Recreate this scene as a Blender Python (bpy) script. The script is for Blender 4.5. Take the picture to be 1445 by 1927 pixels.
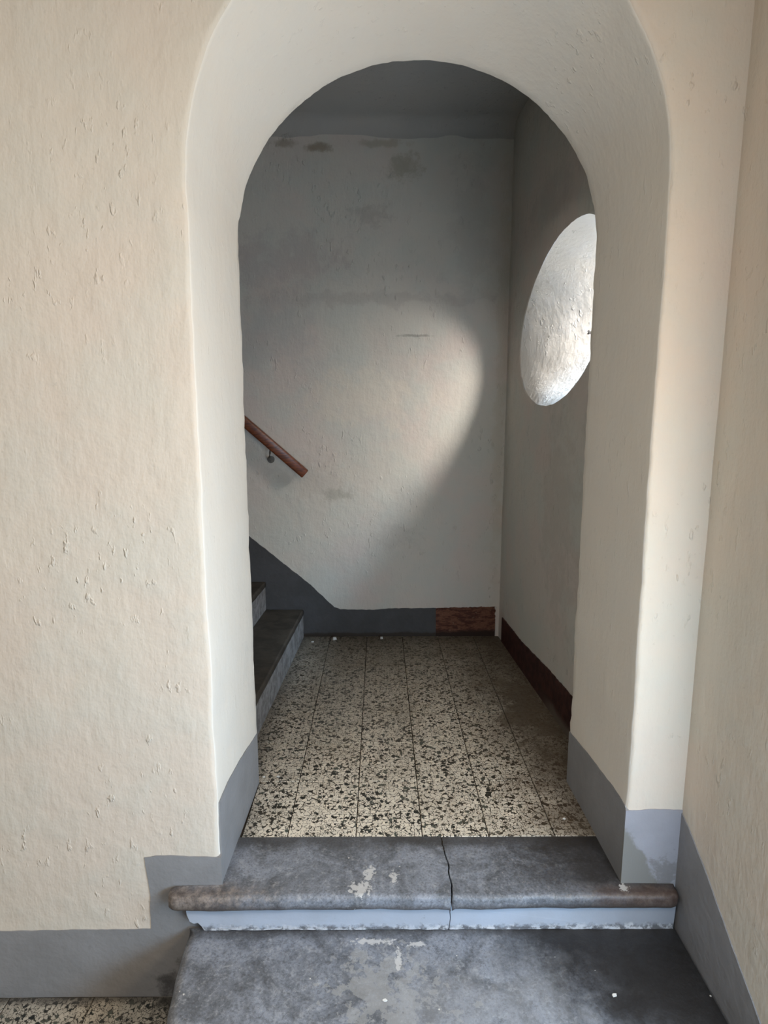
import bpy, bmesh, math, random
from math import radians, sin, cos, pi
from mathutils import Vector, noise as mnoise

for _o in list(bpy.data.objects):
    bpy.data.objects.remove(_o)
S = bpy.context.scene
C = S.collection

# ------------------------------------------------------------------ camera
cam_d = bpy.data.cameras.new('camera')
cam_d.sensor_fit = 'VERTICAL'
cam_d.sensor_height = 24.0
cam_d.lens = 24.0 * 1150.0 / 1927.0
cam_d.clip_start = 0.02
cam = bpy.data.objects.new('camera', cam_d)
C.objects.link(cam)
cam.location = (0, 0, 1.35)
cam.rotation_euler = (radians(90 - 9.53), 0, radians(-0.42))
S.camera = cam

# ------------------------------------------------------------------ sky, daylight, exposure
W = bpy.data.worlds.new('overcast_sky')
S.world = W
W.use_nodes = True
W.node_tree.nodes['Background'].inputs[0].default_value = (0.74, 0.87, 1.0, 1)
W.node_tree.nodes['Background'].inputs[1].default_value = 0.7


def area(name, loc, target, sx, sy, power, col, spread=180, shape='RECTANGLE'):
    d = bpy.data.lights.new(name, 'AREA')
    d.shape = shape
    d.size, d.size_y = sx, sy
    d.energy = power
    d.color = col
    d.spread = radians(spread)
    o = bpy.data.objects.new(name, d)
    C.objects.link(o)
    o.location = loc
    o.rotation_euler = (Vector(target) - Vector(loc)).to_track_quat('-Z', 'Z').to_euler()
    return o


# daylight in the side door and the oval window; the warm fills are added
area('side_door_daylight', (1.08, 0.78, 0.85), (-0.45, 1.75, 0.8), 0.34, 2.2, 57, (0.50, 0.75, 1.0))
area('side_door_warm_fill', (1.08, 0.78, 1.5), (-0.45, 1.75, 0.8), 0.34, 1.6, 27, (1.0, 0.72, 0.42))  # added warm fill beside the door daylight; the wall has no fanlight
area('oval_window_daylight', (1.6, 1.90, 2.38), (0.30, 3.5, 1.38), 0.80, 0.55, 66.0, (1.0, 0.92, 0.83), 120, 'ELLIPSE')
area('oval_window_zenith', (2.0, 2.22, 2.85), (0.92, 2.56, 1.42), 0.40, 0.40, 17.0, (0.50, 0.74, 1.0), 70, 'ELLIPSE')
area('vestibule_ceiling_fill', (0.20, -0.9, 3.0), (0.20, -0.8, 0), 0.60, 0.60, 24, (1.0, 0.93, 0.88), 180, 'DISK')  # unseen overhead fill, added to lift the upper walls; no lamp body
area('vestibule_side_fill', (-1.2, -0.6, 3.0), (-1.2, -0.5, 0), 0.60, 0.60, 36, (1.0, 0.93, 0.82), 180, 'DISK')  # second unseen overhead fill, added to balance wall tones

S.view_settings.view_transform = 'Standard'
S.view_settings.look = 'None'
S.view_settings.gamma = 1
S.view_settings.use_curve_mapping = False
S.view_settings.exposure = 0.0
S.cycles.use_denoising = True
S.cycles.max_bounces = 6
S.cycles.diffuse_bounces = 4
S.cycles.glossy_bounces = 2
S.cycles.use_adaptive_sampling = True
S.cycles.adaptive_threshold = 0.1
S.cycles.caustics_reflective = False
S.cycles.caustics_refractive = False


# ------------------------------------------------------------------ helpers
def R(a, b):
    return random.uniform(a, b)


random.seed(7)


def nz(x, y, z, s=1.0, seed=0.0):
    return mnoise.noise(Vector((x * s + seed, y * s - seed * 0.37, z * s + seed * 1.3)))


class Mat:
    """small node-tree helper"""

    def __init__(self, name, rough=0.8, spec=0.3):
        m = bpy.data.materials.new(name)
        m.use_nodes = True
        self.m = m
        self.t = m.node_tree
        self.b = self.t.nodes['Principled BSDF']
        self.b.inputs['Roughness'].default_value = rough
        self.b.inputs['Specular IOR Level'].default_value = spec
        tc = self.t.nodes.new('ShaderNodeTexCoord')
        self.co = tc.outputs['Object']
        self.cache = {}

    def set(self, node, i, v):
        s = node.inputs[i]
        if hasattr(v, 'is_linked') or hasattr(v, 'links'):
            self.t.links.new(v, s)
        else:
            if isinstance(v, (tuple, list)) and len(v) == 3 and s.type == 'RGBA':
                v = (*v, 1)
            s.default_value = v

    def n(self, typ, ins=None, **kw):
        nd = self.t.nodes.new('ShaderNode' + typ)
        for k, v in kw.items():
            setattr(nd, k, v)
        for k, v in (ins or {}).items():
            self.set(nd, k, v)
        return nd

    def math(self, op, a, b=0.0, clamp=False):
        return self.n('Math', {0: a, 1: b}, operation=op, use_clamp=clamp).outputs[0]

    def mapping(self, scale=(1, 1, 1), loc=(0, 0, 0), rot=(0, 0, 0), src=None):
        return self.n('Mapping', {'Vector': src or self.co, 'Scale': scale, 'Location': loc, 'Rotation': rot}).outputs[0]

    def noise(self, scale, detail=4, rough=0.55, vec=None, dist=0.0):
        return self.n('TexNoise', {'Vector': vec or self.co, 'Scale': scale, 'Detail': detail, 'Roughness': rough, 'Distortion': dist}).outputs[0]

    def ramp(self, v, a, b, smooth=True):
        nd = self.n('MapRange', {0: v, 1: a, 2: b, 3: 0.0, 4: 1.0})
        nd.interpolation_type = 'SMOOTHSTEP' if smooth else 'LINEAR'
        return nd.outputs[0]

    def mix(self, f, a, b, mode='MIX'):
        nd = self.t.nodes.new('ShaderNodeMix')
        nd.data_type = 'RGBA'
        nd.blend_type = mode
        self.set(nd, 0, f)
        self.set(nd, 6, a)
        self.set(nd, 7, b)
        return nd.outputs[2]

    def xyz(self, src=None):
        s = self.n('SeparateXYZ', {0: src or self.co})
        return s.outputs[0], s.outputs[1], s.outputs[2]

    def blob(self, axes, c, r, edge=0.35, wob=0.5, wscale=12.0):
        """irregular stain mask: 1 inside an ellipse (c, r on the given axes), ragged edge"""
        wscale = min((8.0, 18.0, 70.0), key=lambda v: abs(math.log(v / wscale)))
        if wscale not in self.cache:
            nc = self.n('TexNoise', {'Vector': self.co, 'Scale': wscale, 'Detail': 4.0, 'Roughness': 0.7}).outputs[1]
            nc = self.n('VectorMath', {0: nc, 1: (0.5, 0.5, 0.5)}, operation='SUBTRACT').outputs[0]
            self.cache[wscale] = self.xyz(nc)
        nv = self.cache[wscale]
        ax = self.xyz()
        tot = None
        for a, cc, rr in zip(axes, c, r):
            d = self.math('MULTIPLY', self.math('SUBTRACT', ax[a], cc), 1.0 / rr)
            d = self.math('ADD', d, self.math('MULTIPLY', nv[a], 9.0 * wob))
            d = self.math('MULTIPLY', d, d)
            tot = d if tot is None else self.math('ADD', tot, d)
        return self.ramp(tot, 1.0 + edge, max(0.0, 1.0 - 1.8 * edge))

    def bump(self, h, strength=0.5, dist=0.004, prev=None):
        nd = self.n('Bump', {'Height': h, 'Strength': strength, 'Distance': dist})
        if prev is not None:
            self.t.links.new(prev, nd.inputs['Normal'])
        return nd.outputs[0]

    def out(self, col, normal=None, rough=None):
        self.set(self.b, 'Base Color', col)
        if normal is not None:
            self.t.links.new(normal, self.b.inputs['Normal'])
        if rough is not None:
            self.set(self.b, 'Roughness', rough)
        return self.m


def plaster(name, base, warm, cool, relief=1.0, stains=(), tone=0.35, strokes=None):
    M = Mat(name, 0.78, 0.25)
    f1 = M.ramp(M.noise(1.6, 3, 0.6), 0.38, 0.62)
    f2 = M.ramp(M.noise(4.5, 4, 0.6), 0.40, 0.66)
    c = M.mix(M.math('MULTIPLY', f1, tone * 1.6), base, warm)
    c = M.mix(M.math('MULTIPLY', f2, tone), c, cool)
    # hairline specks and little pits
    sp = M.ramp(M.noise(60, 3, 0.5), 0.70, 0.76)
    c = M.mix(M.math('MULTIPLY', sp, 0.18), c, tuple(v * 0.55 for v in base))
    for (axes, cc, rr, col, amt, wob, ws) in stains:
        c = M.mix(M.math('MULTIPLY', M.blob(axes, cc, rr, 0.8, wob, ws), amt), c, col)
    vs = M.mapping((1.0, 1.0, 0.28))
    h1 = M.noise(9, 4, 0.6)
    h2 = M.noise(38, 4, 0.6, vec=vs)
    h3 = M.ramp(M.noise(46, 3, 0.55, vec=M.mapping((1, 1, 0.45), (3, 1, 2))), 0.60, 0.72)
    area_m = M.ramp(M.noise(2.6, 3, 0.6), 0.42, 0.62)
    # one height field in millimetres: trowel waves, vertical brush marks, paint lumps, fine grain
    hh_ = M.math('MULTIPLY', h1, 7.2)
    hh_ = M.math('ADD', hh_, M.math('MULTIPLY', h2, 2.3))
    hh_ = M.math('ADD', hh_, M.math('MULTIPLY', M.math('MULTIPLY', h3, area_m), 2.7))
    hh_ = M.math('ADD', hh_, M.math('MULTIPLY', M.noise(170, 1, 0.5), 0.22))
    nrm = M.bump(hh_, 1.0, 0.001 * relief)
    return M.out(c, nrm)


def new_obj(name, me, mat=None, parent=None, smooth=False):
    o = bpy.data.objects.new(name, me)
    C.objects.link(o)
    if mat is not None and not me.materials:
        me.materials.append(mat)
    if smooth:
        me.polygons.foreach_set('use_smooth', [True] * len(me.polygons))
    if parent is not None:
        o.parent = parent
    return o


def mesh(name, verts, faces, mat=None, parent=None, smooth=False):
    me = bpy.data.meshes.new(name)
    me.from_pydata([tuple(v) for v in verts], [], faces)
    bm = bmesh.new()
    bm.from_mesh(me)
    bmesh.ops.recalc_face_normals(bm, faces=bm.faces)
    bm.to_mesh(me)
    bm.free()
    me.update()
    return new_obj(name, me, mat, parent, smooth)


def structure(o, label, cat):
    o['kind'] = 'structure'
    o['label'] = label
    o['category'] = cat
    return o


def tag(o, label, cat, group=None):
    o['label'] = label
    o['category'] = cat
    if group:
        o['group'] = group
    return o


def empty(name, loc=(0, 0, 0)):
    o = bpy.data.objects.new(name, None)
    C.objects.link(o)
    o.location = loc
    o.empty_display_size = 0.1
    return o


def grid(name, rows, mat, parent=None, smooth=True, close_u=False, flip=False):
    """rows: list of equal-length vertex lists"""
    n = len(rows[0])
    verts = [v for r in rows for v in r]
    faces = []
    m = len(rows)
    for i in range(m if close_u else m - 1):
        for j in range(n - 1):
            a = i * n + j
            b = ((i + 1) % m) * n + j
            f = (a, b, b + 1, a + 1)
            faces.append(f[::-1] if flip else f)
    me = bpy.data.meshes.new(name)
    me.from_pydata([tuple(v) for v in verts], [], faces)
    me.update()
    return new_obj(name, me, mat, parent, smooth)


def boxm(name, x0, x1, y0, y1, z0, z1, mat, parent=None):
    v = [(x, y, z) for x in (x0, x1) for y in (y0, y1) for z in (z0, z1)]
    f = [(0, 1, 3, 2), (4, 6, 7, 5), (0, 4, 5, 1), (2, 3, 7, 6), (0, 2, 6, 4), (1, 5, 7, 3)]
    return mesh(name, v, f, mat, parent)


def rounded_slab(name, outline, z0, z1, rt, rb, mat, parent=None, seg=5, wob=0.0, smooth=True):
    """plan outline (list of (x, y, amount)); amount scales the edge rounding (0 = square edge)"""
    n = len(outline)
    ar = sum(outline[i][0] * outline[(i + 1) % n][1] - outline[(i + 1) % n][0] * outline[i][1] for i in range(n))
    if ar < 0:
        outline = outline[::-1]
    nor = []
    for i in range(n):
        p, q = outline[i - 1], outline[(i + 1) % n]
        t = Vector((q[0] - p[0], q[1] - p[1]))
        if t.length < 1e-9:
            t = Vector((1, 0))
        t.normalize()
        nor.append(Vector((-t.y, t.x)))      # inward
    rings = []

    def ring(off, z):
        r = []
        for i, (x, y, a) in enumerate(outline):
            d = nor[i] * off * a
            w = wob * nz(x, y, z, 28) if wob else 0
            r.append((x + d.x + nor[i].x * w * a, y + d.y + nor[i].y * w * a, z))
        return r
    for k in range(seg + 1):
        a = pi / 2 * k / seg
        rings.append(ring(rb * (1 - sin(a)), z0 + rb * (1 - cos(a))))
    for k in range(seg + 1):
        a = pi / 2 * k / seg
        rings.append(ring(rt * (1 - cos(a)), z1 - rt * (1 - sin(a))))
    verts = [v for r in rings for v in r]
    faces = []
    for i in range(len(rings) - 1):
        for j in range(n):
            k = (j + 1) % n
            faces.append((i * n + j, i * n + k, (i + 1) * n + k, (i + 1) * n + j))
    faces.append(tuple(range(n))[::-1])
    faces.append(tuple((len(rings) - 1) * n + j for j in range(n)))
    o = mesh(name, verts, faces, mat, parent)
    me = o.data
    if smooth:
        for p in me.polygons:
            p.use_smooth = len(p.vertices) == 4
    return o


def jag(pts, step=0.012, amp=0.002, seed=0.0, s=30):
    """subdivide a 2-D polyline and roughen it"""
    out = []
    for (a, b) in zip(pts[:-1], pts[1:]):
        L = math.hypot(b[0] - a[0], b[1] - a[1])
        k = max(1, int(L / step))
        nx, ny = -(b[1] - a[1]) / max(L, 1e-6), (b[0] - a[0]) / max(L, 1e-6)
        for i in range(k):
            t = i / k
            x, y = a[0] + (b[0] - a[0]) * t, a[1] + (b[1] - a[1]) * t
            w = amp * (nz(x, y, 0.3, s, seed) + 0.5 * nz(x, y, 0.7, s * 3, seed)) * (0 if i == 0 else 1)
            out.append((x + nx * w, y + ny * w))
    out.append(pts[-1])
    return out


# ------------------------------------------------------------------ dimensions
D1, D2, DB = 1.564, 2.055, 3.515          # arch wall front, arch wall back, stair-hall back wall
XL, XR = -0.455, 0.699                     # jambs
ZF = -0.375                                # vestibule floor
ZS = -0.130                                # lower step
ZC = 2.83                                  # stair-hall ceiling
XW = 0.858                                 # vestibule right wall

# ------------------------------------------------------------------ materials
CREAM = (0.655, 0.59, 0.505)
m_cream = plaster('cream_plaster', CREAM, (0.66, 0.57, 0.485), (0.60, 0.585, 0.52), 1.0, tone=0.45)
m_hall = plaster('stair_hall_plaster', (0.545, 0.525, 0.48), (0.56, 0.505, 0.465), (0.50, 0.515, 0.48), 1.2, tone=0.7, stains=[
    ((0, 2), (-0.33, 2.72), (0.075, 0.022), (0.20, 0.15, 0.09), 0.65, 0.25, 22),
    ((0, 2), (-0.50, 2.74), (0.06, 0.02), (0.20, 0.15, 0.09), 0.5, 0.25, 22),
    ((0, 2), (0.02, 2.74), (0.13, 0.02), (0.27, 0.22, 0.15), 0.45, 0.3, 22),
    ((0, 2), (0.13, 2.62), (0.09, 0.06), (0.25, 0.21, 0.14), 0.45, 0.35, 18),
    ((0, 2), (0.20, 1.755), (0.09, 0.007), (0.20, 0.19, 0.17), 0.6, 0.3, 30),
    ((0, 2), (-0.25, 0.865), (0.09, 0.035), (0.33, 0.32, 0.28), 0.55, 0.4, 18),
    ((0, 2), (-0.43, 0.96), (0.16, 0.10), (0.46, 0.42, 0.38), 0.45, 0.4, 12),
    ((0, 2), (-0.10, 1.95), (0.55, 0.035), (0.38, 0.35, 0.33), 0.45, 0.5, 8),
    ((0, 2), (-0.55, 2.15), (0.28, 0.12), (0.42, 0.38, 0.37), 0.5, 0.5, 6),
    ((0, 2), (0.68, 1.5), (0.03, 1.3), (0.47, 0.43, 0.36), 0.45, 0.5, 6),
    ((0, 2), (-0.05, 2.38), (0.10, 0.05), (0.34, 0.32, 0.30), 0.45, 0.5, 14),
    ((0, 2), (0.10, 0.62), (0.12, 0.07), (0.42, 0.41, 0.38), 0.5, 0.5, 10),
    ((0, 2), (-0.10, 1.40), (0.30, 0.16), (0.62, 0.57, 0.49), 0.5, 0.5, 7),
    ((0, 2), (-0.62, 1.75), (0.25, 0.20), (0.44, 0.43, 0.42), 0.45, 0.5, 6),
    ((0, 2), (0.50, 2.30), (0.12, 0.30), (0.45, 0.43, 0.40), 0.45, 0.5, 6),
    ((1, 2), (2.9, 2.25), (0.25, 0.10), (0.36, 0.34, 0.33), 0.35, 0.4, 9),
    ((1, 2), (2.6, 0.9), (0.20, 0.45), (0.44, 0.41, 0.37), 0.5, 0.5, 6),
])
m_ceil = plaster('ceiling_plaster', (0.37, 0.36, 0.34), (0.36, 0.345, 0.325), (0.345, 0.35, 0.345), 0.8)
m_smooth = plaster('smooth_white_plaster', (0.76, 0.71, 0.635), (0.76, 0.70, 0.62), (0.73, 0.71, 0.66), 0.55)
m_dull = plaster('dull_vestibule_plaster', (0.50, 0.47, 0.42), (0.51, 0.46, 0.41), (0.48, 0.47, 0.43), 1.0)
m_white = plaster('whitewashed_reveal', (0.70, 0.69, 0.67), (0.70, 0.67, 0.62), (0.68, 0.70, 0.73), 0.9)

M = Mat('grey_skirting_paint', 0.6, 0.35)
_c = M.mix(M.ramp(M.noise(5, 4, 0.6), 0.35, 0.65), (0.265, 0.265, 0.275), (0.23, 0.23, 0.237))
_c = M.mix(M.math('MULTIPLY', M.ramp(M.noise(30, 4, 0.7), 0.62, 0.72), 0.5), _c, (0.20, 0.20, 0.205))
_c = M.mix(M.math('MULTIPLY', M.blob((0, 2), (-0.575, -0.345), (0.07, 0.085), 0.6, 0.3, 16), 0.8), _c, (0.03, 0.029, 0.03))  # dark lower corner: the step's shadow painted into the skirting
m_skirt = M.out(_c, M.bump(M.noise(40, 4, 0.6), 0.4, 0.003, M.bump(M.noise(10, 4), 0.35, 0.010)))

M = Mat('patched_skirting_paint', 0.6, 0.35)
_c = M.mix(M.ramp(M.noise(5, 4, 0.6), 0.35, 0.65), (0.335, 0.335, 0.375), (0.30, 0.30, 0.33))
_x, _y, _z = M.xyz()
_e = M.math('ADD', M.math('ADD', M.math('MULTIPLY', M.math('SUBTRACT', _x, 0.757), 1.6), M.math('MULTIPLY', M.math('SUBTRACT', _z, 0.09), 0.95)),
            M.math('MULTIPLY', M.math('SUBTRACT', M.noise(16, 4, 0.6), 0.5), 0.14))
_old = M.math('MULTIPLY', M.ramp(_e, 0.012, -0.012), M.ramp(_z, 0.180, 0.168))
_c = M.mix(_old, _c, (0.215, 0.21, 0.20))
_c = M.mix(M.math('MULTIPLY', M.blob((0, 2), (0.83, 0.035), (0.05, 0.05), 0.5, 0.6, 20), 0.6), _c, (0.16, 0.15, 0.14))
m_skirt_patch = M.out(_c, M.bump(M.noise(40, 4, 0.6), 0.35, 0.003))

M = Mat('dark_grey_skirting_paint', 0.55, 0.35)
_c = M.mix(M.ramp(M.noise(6, 4, 0.6), 0.35, 0.65), (0.062, 0.062, 0.066), (0.050, 0.050, 0.052))
_c = M.mix(M.math('MULTIPLY', M.ramp(M.noise(26, 5, 0.7), 0.62, 0.72), 0.5), _c, (0.085, 0.082, 0.075))
_z = M.xyz()[2]
_c = M.mix(M.ramp(M.math('ADD', _z, M.math('MULTIPLY', M.noise(14, 4), 0.03)), 0.048, 0.030), _c, (0.03, 0.022, 0.016))
m_skirt_dark = M.out(_c, M.bump(M.noise(30, 4, 0.6), 0.4, 0.004))

M = Mat('worn_maroon_skirting', 0.7, 0.25)
_n = M.noise(34, 6, 0.72, vec=M.mapping((0.6, 0.6, 1.6)))
_c = M.mix(M.ramp(_n, 0.42, 0.60), (0.065, 0.023, 0.015), (0.155, 0.068, 0.042))
_c = M.mix(M.math('MULTIPLY', M.ramp(M.noise(48, 5, 0.7), 0.60, 0.70), 0.6), _c, (0.25, 0.17, 0.12))
_z = M.xyz()[2]
_c = M.mix(M.ramp(M.math('ADD', _z, M.math('MULTIPLY', M.noise(12, 4), 0.05)), 0.075, 0.045), _c, (0.026, 0.014, 0.010))
m_maroon = M.out(_c, M.bump(_n, 0.5, 0.004))
M = Mat('dark_maroon_skirting', 0.65, 0.25)
_n = M.noise(20, 6, 0.7)
_c = M.mix(M.ramp(_n, 0.40, 0.62), (0.032, 0.011, 0.010), (0.062, 0.024, 0.019))
_y, _z = M.xyz()[1], M.xyz()[2]
_c = M.mix(M.math('MULTIPLY', M.ramp(M.math('ADD', _z, M.math('MULTIPLY', M.noise(10, 4), 0.06)), 0.095, 0.050), M.ramp(M.math('ADD', _y, M.math('MULTIPLY', M.noise(7, 4), 0.3)), 2.95, 2.65)), _c, (0.12, 0.095, 0.075))
m_maroon_dark = M.out(_c, M.bump(_n, 0.4, 0.004))


def terrazzo(name, chip, scale):
    M = Mat(name, 0.42, 0.4)
    oi = M.n('ObjectInfo')
    off = M.n('CombineXYZ', {0: M.math('MULTIPLY', oi.outputs['Random'], 9.0), 1: M.math('MULTIPLY', oi.outputs['Random'], 23.0), 2: 0.0}).outputs[0]
    vec = M.n('VectorMath', {0: M.co, 1: off}, operation='ADD').outputs[0]
    flat = M.n('VectorMath', {0: vec, 1: (1, 1, 0)}, operation='MULTIPLY').outputs[0]
    warp = M.n('TexNoise', {'Vector': flat, 'Scale': scale * 1.3, 'Detail': 2.0}).outputs[1]
    wv = M.n('VectorMath', {0: M.n('VectorMath', {0: warp, 1: (0.5, 0.5, 0.5)}, operation='SUBTRACT').outputs[0], 'Scale': 0.55 / scale}, operation='SCALE').outputs[0]
    flat2 = M.n('VectorMath', {0: flat, 1: wv}, operation='ADD').outputs[0]
    flat2 = M.n('VectorMath', {0: flat2, 1: (1, 1, 0)}, operation='MULTIPLY').outputs[0]
    def chips(vec_, sc, lo, hi, keep):
        cell = M.n('TexVoronoi', {'Vector': vec_, 'Scale': sc, 'Randomness': 1.0}, voronoi_dimensions='2D', feature='F1')
        edge = M.n('TexVoronoi', {'Vector': vec_, 'Scale': sc, 'Randomness': 1.0}, voronoi_dimensions='2D', feature='DISTANCE_TO_EDGE')
        sep = M.n('SeparateColor', {0: cell.outputs['Color']})
        r, g, b = sep.outputs[0], sep.outputs[1], sep.outputs[2]
        thr = M.math('ADD', lo, M.math('MULTIPLY', b, hi))
        ins = M.ramp(M.math('SUBTRACT', edge.outputs['Distance'], thr), 0.0, 0.04)
        ins = M.math('MULTIPLY', ins, M.math('LESS_THAN', g, keep))
        col = M.mix(b, chip, tuple(v * 0.78 for v in chip))
        col = M.mix(M.math('GREATER_THAN', r, 0.84), col, (0.010, 0.013, 0.012))
        col = M.mix(M.math('GREATER_THAN', r, 0.95), col, (0.07, 0.08, 0.065))
        return ins, col
    i2, c2 = chips(M.n('VectorMath', {0: flat2, 1: (3.3, 7.7, 0)}, operation='ADD').outputs[0], scale * 1.9, 0.05, 0.08, 0.92)
    i1, c1 = chips(flat2, scale, 0.055, 0.11, 0.72)
    c = M.mix(i2, (0.050, 0.045, 0.036), c2)
    c = M.mix(i1, c, c1)
    x, y, z = M.xyz()
    return M, c, (x, y, z)


M, c, (x, y, z) = terrazzo('cream_black_terrazzo', (0.80, 0.73, 0.61), 66)
# brown grime along the right-hand wall, then darker brown towards the back
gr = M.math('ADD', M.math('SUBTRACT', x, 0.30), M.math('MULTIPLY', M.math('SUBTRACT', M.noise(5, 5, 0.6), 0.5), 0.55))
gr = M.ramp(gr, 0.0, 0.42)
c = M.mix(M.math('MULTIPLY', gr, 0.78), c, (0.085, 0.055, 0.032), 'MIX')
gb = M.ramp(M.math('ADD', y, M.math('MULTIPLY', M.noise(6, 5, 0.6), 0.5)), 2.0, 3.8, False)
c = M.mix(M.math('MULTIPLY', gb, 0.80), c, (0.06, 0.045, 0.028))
c = M.mix(M.math('MULTIPLY', M.blob((0, 1), (0.66, 2.55), (0.13, 0.34), 0.5, 0.5, 9), 0.75), c, (0.10, 0.075, 0.05))
c = M.mix(M.math('MULTIPLY', M.ramp(M.noise(3.0, 5, 0.65), 0.45, 0.75), 0.30), c, (0.16, 0.125, 0.08))
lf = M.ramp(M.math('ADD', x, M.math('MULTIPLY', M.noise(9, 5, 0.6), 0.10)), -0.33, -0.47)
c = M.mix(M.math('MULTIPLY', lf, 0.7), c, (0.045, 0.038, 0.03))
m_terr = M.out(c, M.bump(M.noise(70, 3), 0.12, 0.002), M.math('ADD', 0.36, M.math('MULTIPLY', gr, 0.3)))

M, c, (x, y, z) = terrazzo('grey_pebble_terrazzo', (0.47, 0.43, 0.36), 80)
c = M.mix(M.math('MULTIPLY', M.ramp(M.noise(7, 5, 0.65), 0.35, 0.7), 0.5), c, (0.10, 0.09, 0.08))
c = M.mix(M.math('MULTIPLY', M.ramp(M.math('ADD', y, M.math('MULTIPLY', M.noise(20, 4), 0.05)), 1.545, 1.58), 0.8), c, (0.05, 0.045, 0.04))
c = M.mix(M.math('MULTIPLY', M.blob((0, 1), (-0.58, 1.42), (0.075, 0.30), 0.6, 0.35, 14), 0.9), c, (0.012, 0.011, 0.010))  # cast shadow of the step painted into the floor colour
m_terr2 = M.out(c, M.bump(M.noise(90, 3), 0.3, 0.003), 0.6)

M = Mat('dark_grout', 0.9, 0.1)
m_grout = M.out(M.mix(M.noise(40, 4), (0.035, 0.030, 0.024), (0.065, 0.055, 0.045)))


def stone(name, lower):
    M = Mat(name, 0.55, 0.4)
    x, y, z = M.xyz()
    n1 = M.noise(7, 6, 0.68, dist=0.7)
    n2 = M.noise(42, 7, 0.75)
    c = M.mix(M.ramp(n1, 0.34, 0.66), (0.108, 0.114, 0.128), (0.250, 0.270, 0.315))
    c = M.mix(M.math('MULTIPLY', M.ramp(n2, 0.50, 0.70), 0.6), c, (0.40, 0.41, 0.43))
    c = M.mix(M.math('MULTIPLY', M.ramp(n2, 0.46, 0.32), 0.6), c, (0.05, 0.047, 0.048))
    gr_ = M.noise(150, 4, 0.7)
    c = M.mix(M.math('MULTIPLY', M.ramp(gr_, 0.52, 0.36), 0.45), c, (0.05, 0.05, 0.053))
    c = M.mix(M.math('MULTIPLY', M.ramp(gr_, 0.56, 0.70), 0.35), c, (0.48, 0.48, 0.49))
    if lower:
        # pale scaled patches, then grime and a painted-in shadow towards the right wall
        p = M.blob((0, 1), (0.02, 1.36), (0.11, 0.10), 0.08, 0.75, 13)
        c = M.mix(M.math('MULTIPLY', p, 0.45), c, (0.36, 0.355, 0.34))
        p = M.blob((0, 1), (0.25, 1.33), (0.30, 0.12), 0.6, 0.5, 9)
        c = M.mix(M.math('MULTIPLY', p, 0.35), c, (0.30, 0.30, 0.31))
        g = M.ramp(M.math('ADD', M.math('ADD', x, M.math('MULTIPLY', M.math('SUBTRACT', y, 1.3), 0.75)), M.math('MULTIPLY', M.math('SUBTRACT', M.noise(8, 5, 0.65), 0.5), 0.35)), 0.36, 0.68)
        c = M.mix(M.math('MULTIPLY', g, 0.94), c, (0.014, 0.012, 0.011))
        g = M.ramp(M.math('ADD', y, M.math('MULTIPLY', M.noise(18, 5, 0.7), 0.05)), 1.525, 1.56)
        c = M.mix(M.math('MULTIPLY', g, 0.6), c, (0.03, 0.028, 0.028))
    else:
        # brown worn nosing at both ends, black grime at the back and the right
        e = M.math('ABSOLUTE', M.math('SUBTRACT', x, 0.13))
        e = M.math('ADD', e, M.math('MULTIPLY', M.math('SUBTRACT', n2, 0.5), 0.4))
        fr = M.ramp(M.math('ADD', y, M.math('MULTIPLY', M.noise(20, 4), 0.04)), 1.605, 1.55)
        br = M.math('MULTIPLY', M.ramp(e, 0.36, 0.66), fr)
        c = M.mix(M.math('MULTIPLY', br, 0.72), c, M.mix(M.ramp(n2, 0.4, 0.62), (0.085, 0.060, 0.045), (0.27, 0.215, 0.175)))
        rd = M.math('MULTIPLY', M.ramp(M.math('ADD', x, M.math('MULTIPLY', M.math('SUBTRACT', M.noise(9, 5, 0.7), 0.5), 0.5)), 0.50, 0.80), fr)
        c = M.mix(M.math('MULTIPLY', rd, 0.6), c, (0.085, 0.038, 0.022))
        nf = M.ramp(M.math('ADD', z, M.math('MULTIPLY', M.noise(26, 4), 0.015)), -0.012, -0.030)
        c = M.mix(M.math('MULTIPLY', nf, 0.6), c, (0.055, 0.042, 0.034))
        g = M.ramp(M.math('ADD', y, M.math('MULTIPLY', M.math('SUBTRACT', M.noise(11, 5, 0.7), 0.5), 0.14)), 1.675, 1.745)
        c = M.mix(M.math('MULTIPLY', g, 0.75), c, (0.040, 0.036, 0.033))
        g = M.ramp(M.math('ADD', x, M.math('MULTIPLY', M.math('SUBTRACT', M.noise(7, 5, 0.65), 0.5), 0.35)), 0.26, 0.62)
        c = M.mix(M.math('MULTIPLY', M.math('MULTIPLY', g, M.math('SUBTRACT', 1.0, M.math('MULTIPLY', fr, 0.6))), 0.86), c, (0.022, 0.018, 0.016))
    # white paint splashes and specks
    for (bx, by, ra, rb) in (((-0.03, 1.60, 0.016, 0.030), (-0.055, 1.545, 0.03, 0.022), (0.04, 1.585, 0.012, 0.02), (0.70, 1.545, 0.012, 0.012)) if not lower else ((-0.02, 1.50, 0.05, 0.010), (0.10, 1.49, 0.03, 0.010), (0.05, 1.44, 0.008, 0.03))):
        c = M.mix(M.math('MULTIPLY', M.blob((0, 1), (bx, by), (ra, rb), 0.25, 0.5, 70), 0.75), c, (0.58, 0.57, 0.56))
    v = M.n('TexVoronoi', {'Vector': M.mapping((1, 1, 1)), 'Scale': 33.0, 'Randomness': 1.0})
    sel = M.math('GREATER_THAN', M.n('SeparateColor', {0: v.outputs['Color']}).outputs[0], 0.78)
    sz = M.math('MULTIPLY', M.n('SeparateColor', {0: v.outputs['Color']}).outputs[1], 0.09)
    dot = M.math('MULTIPLY', sel, M.math('LESS_THAN', v.outputs['Distance'], sz))
    c = M.mix(M.math('MULTIPLY', dot, 0.85), c, (0.62, 0.60, 0.56))
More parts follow.
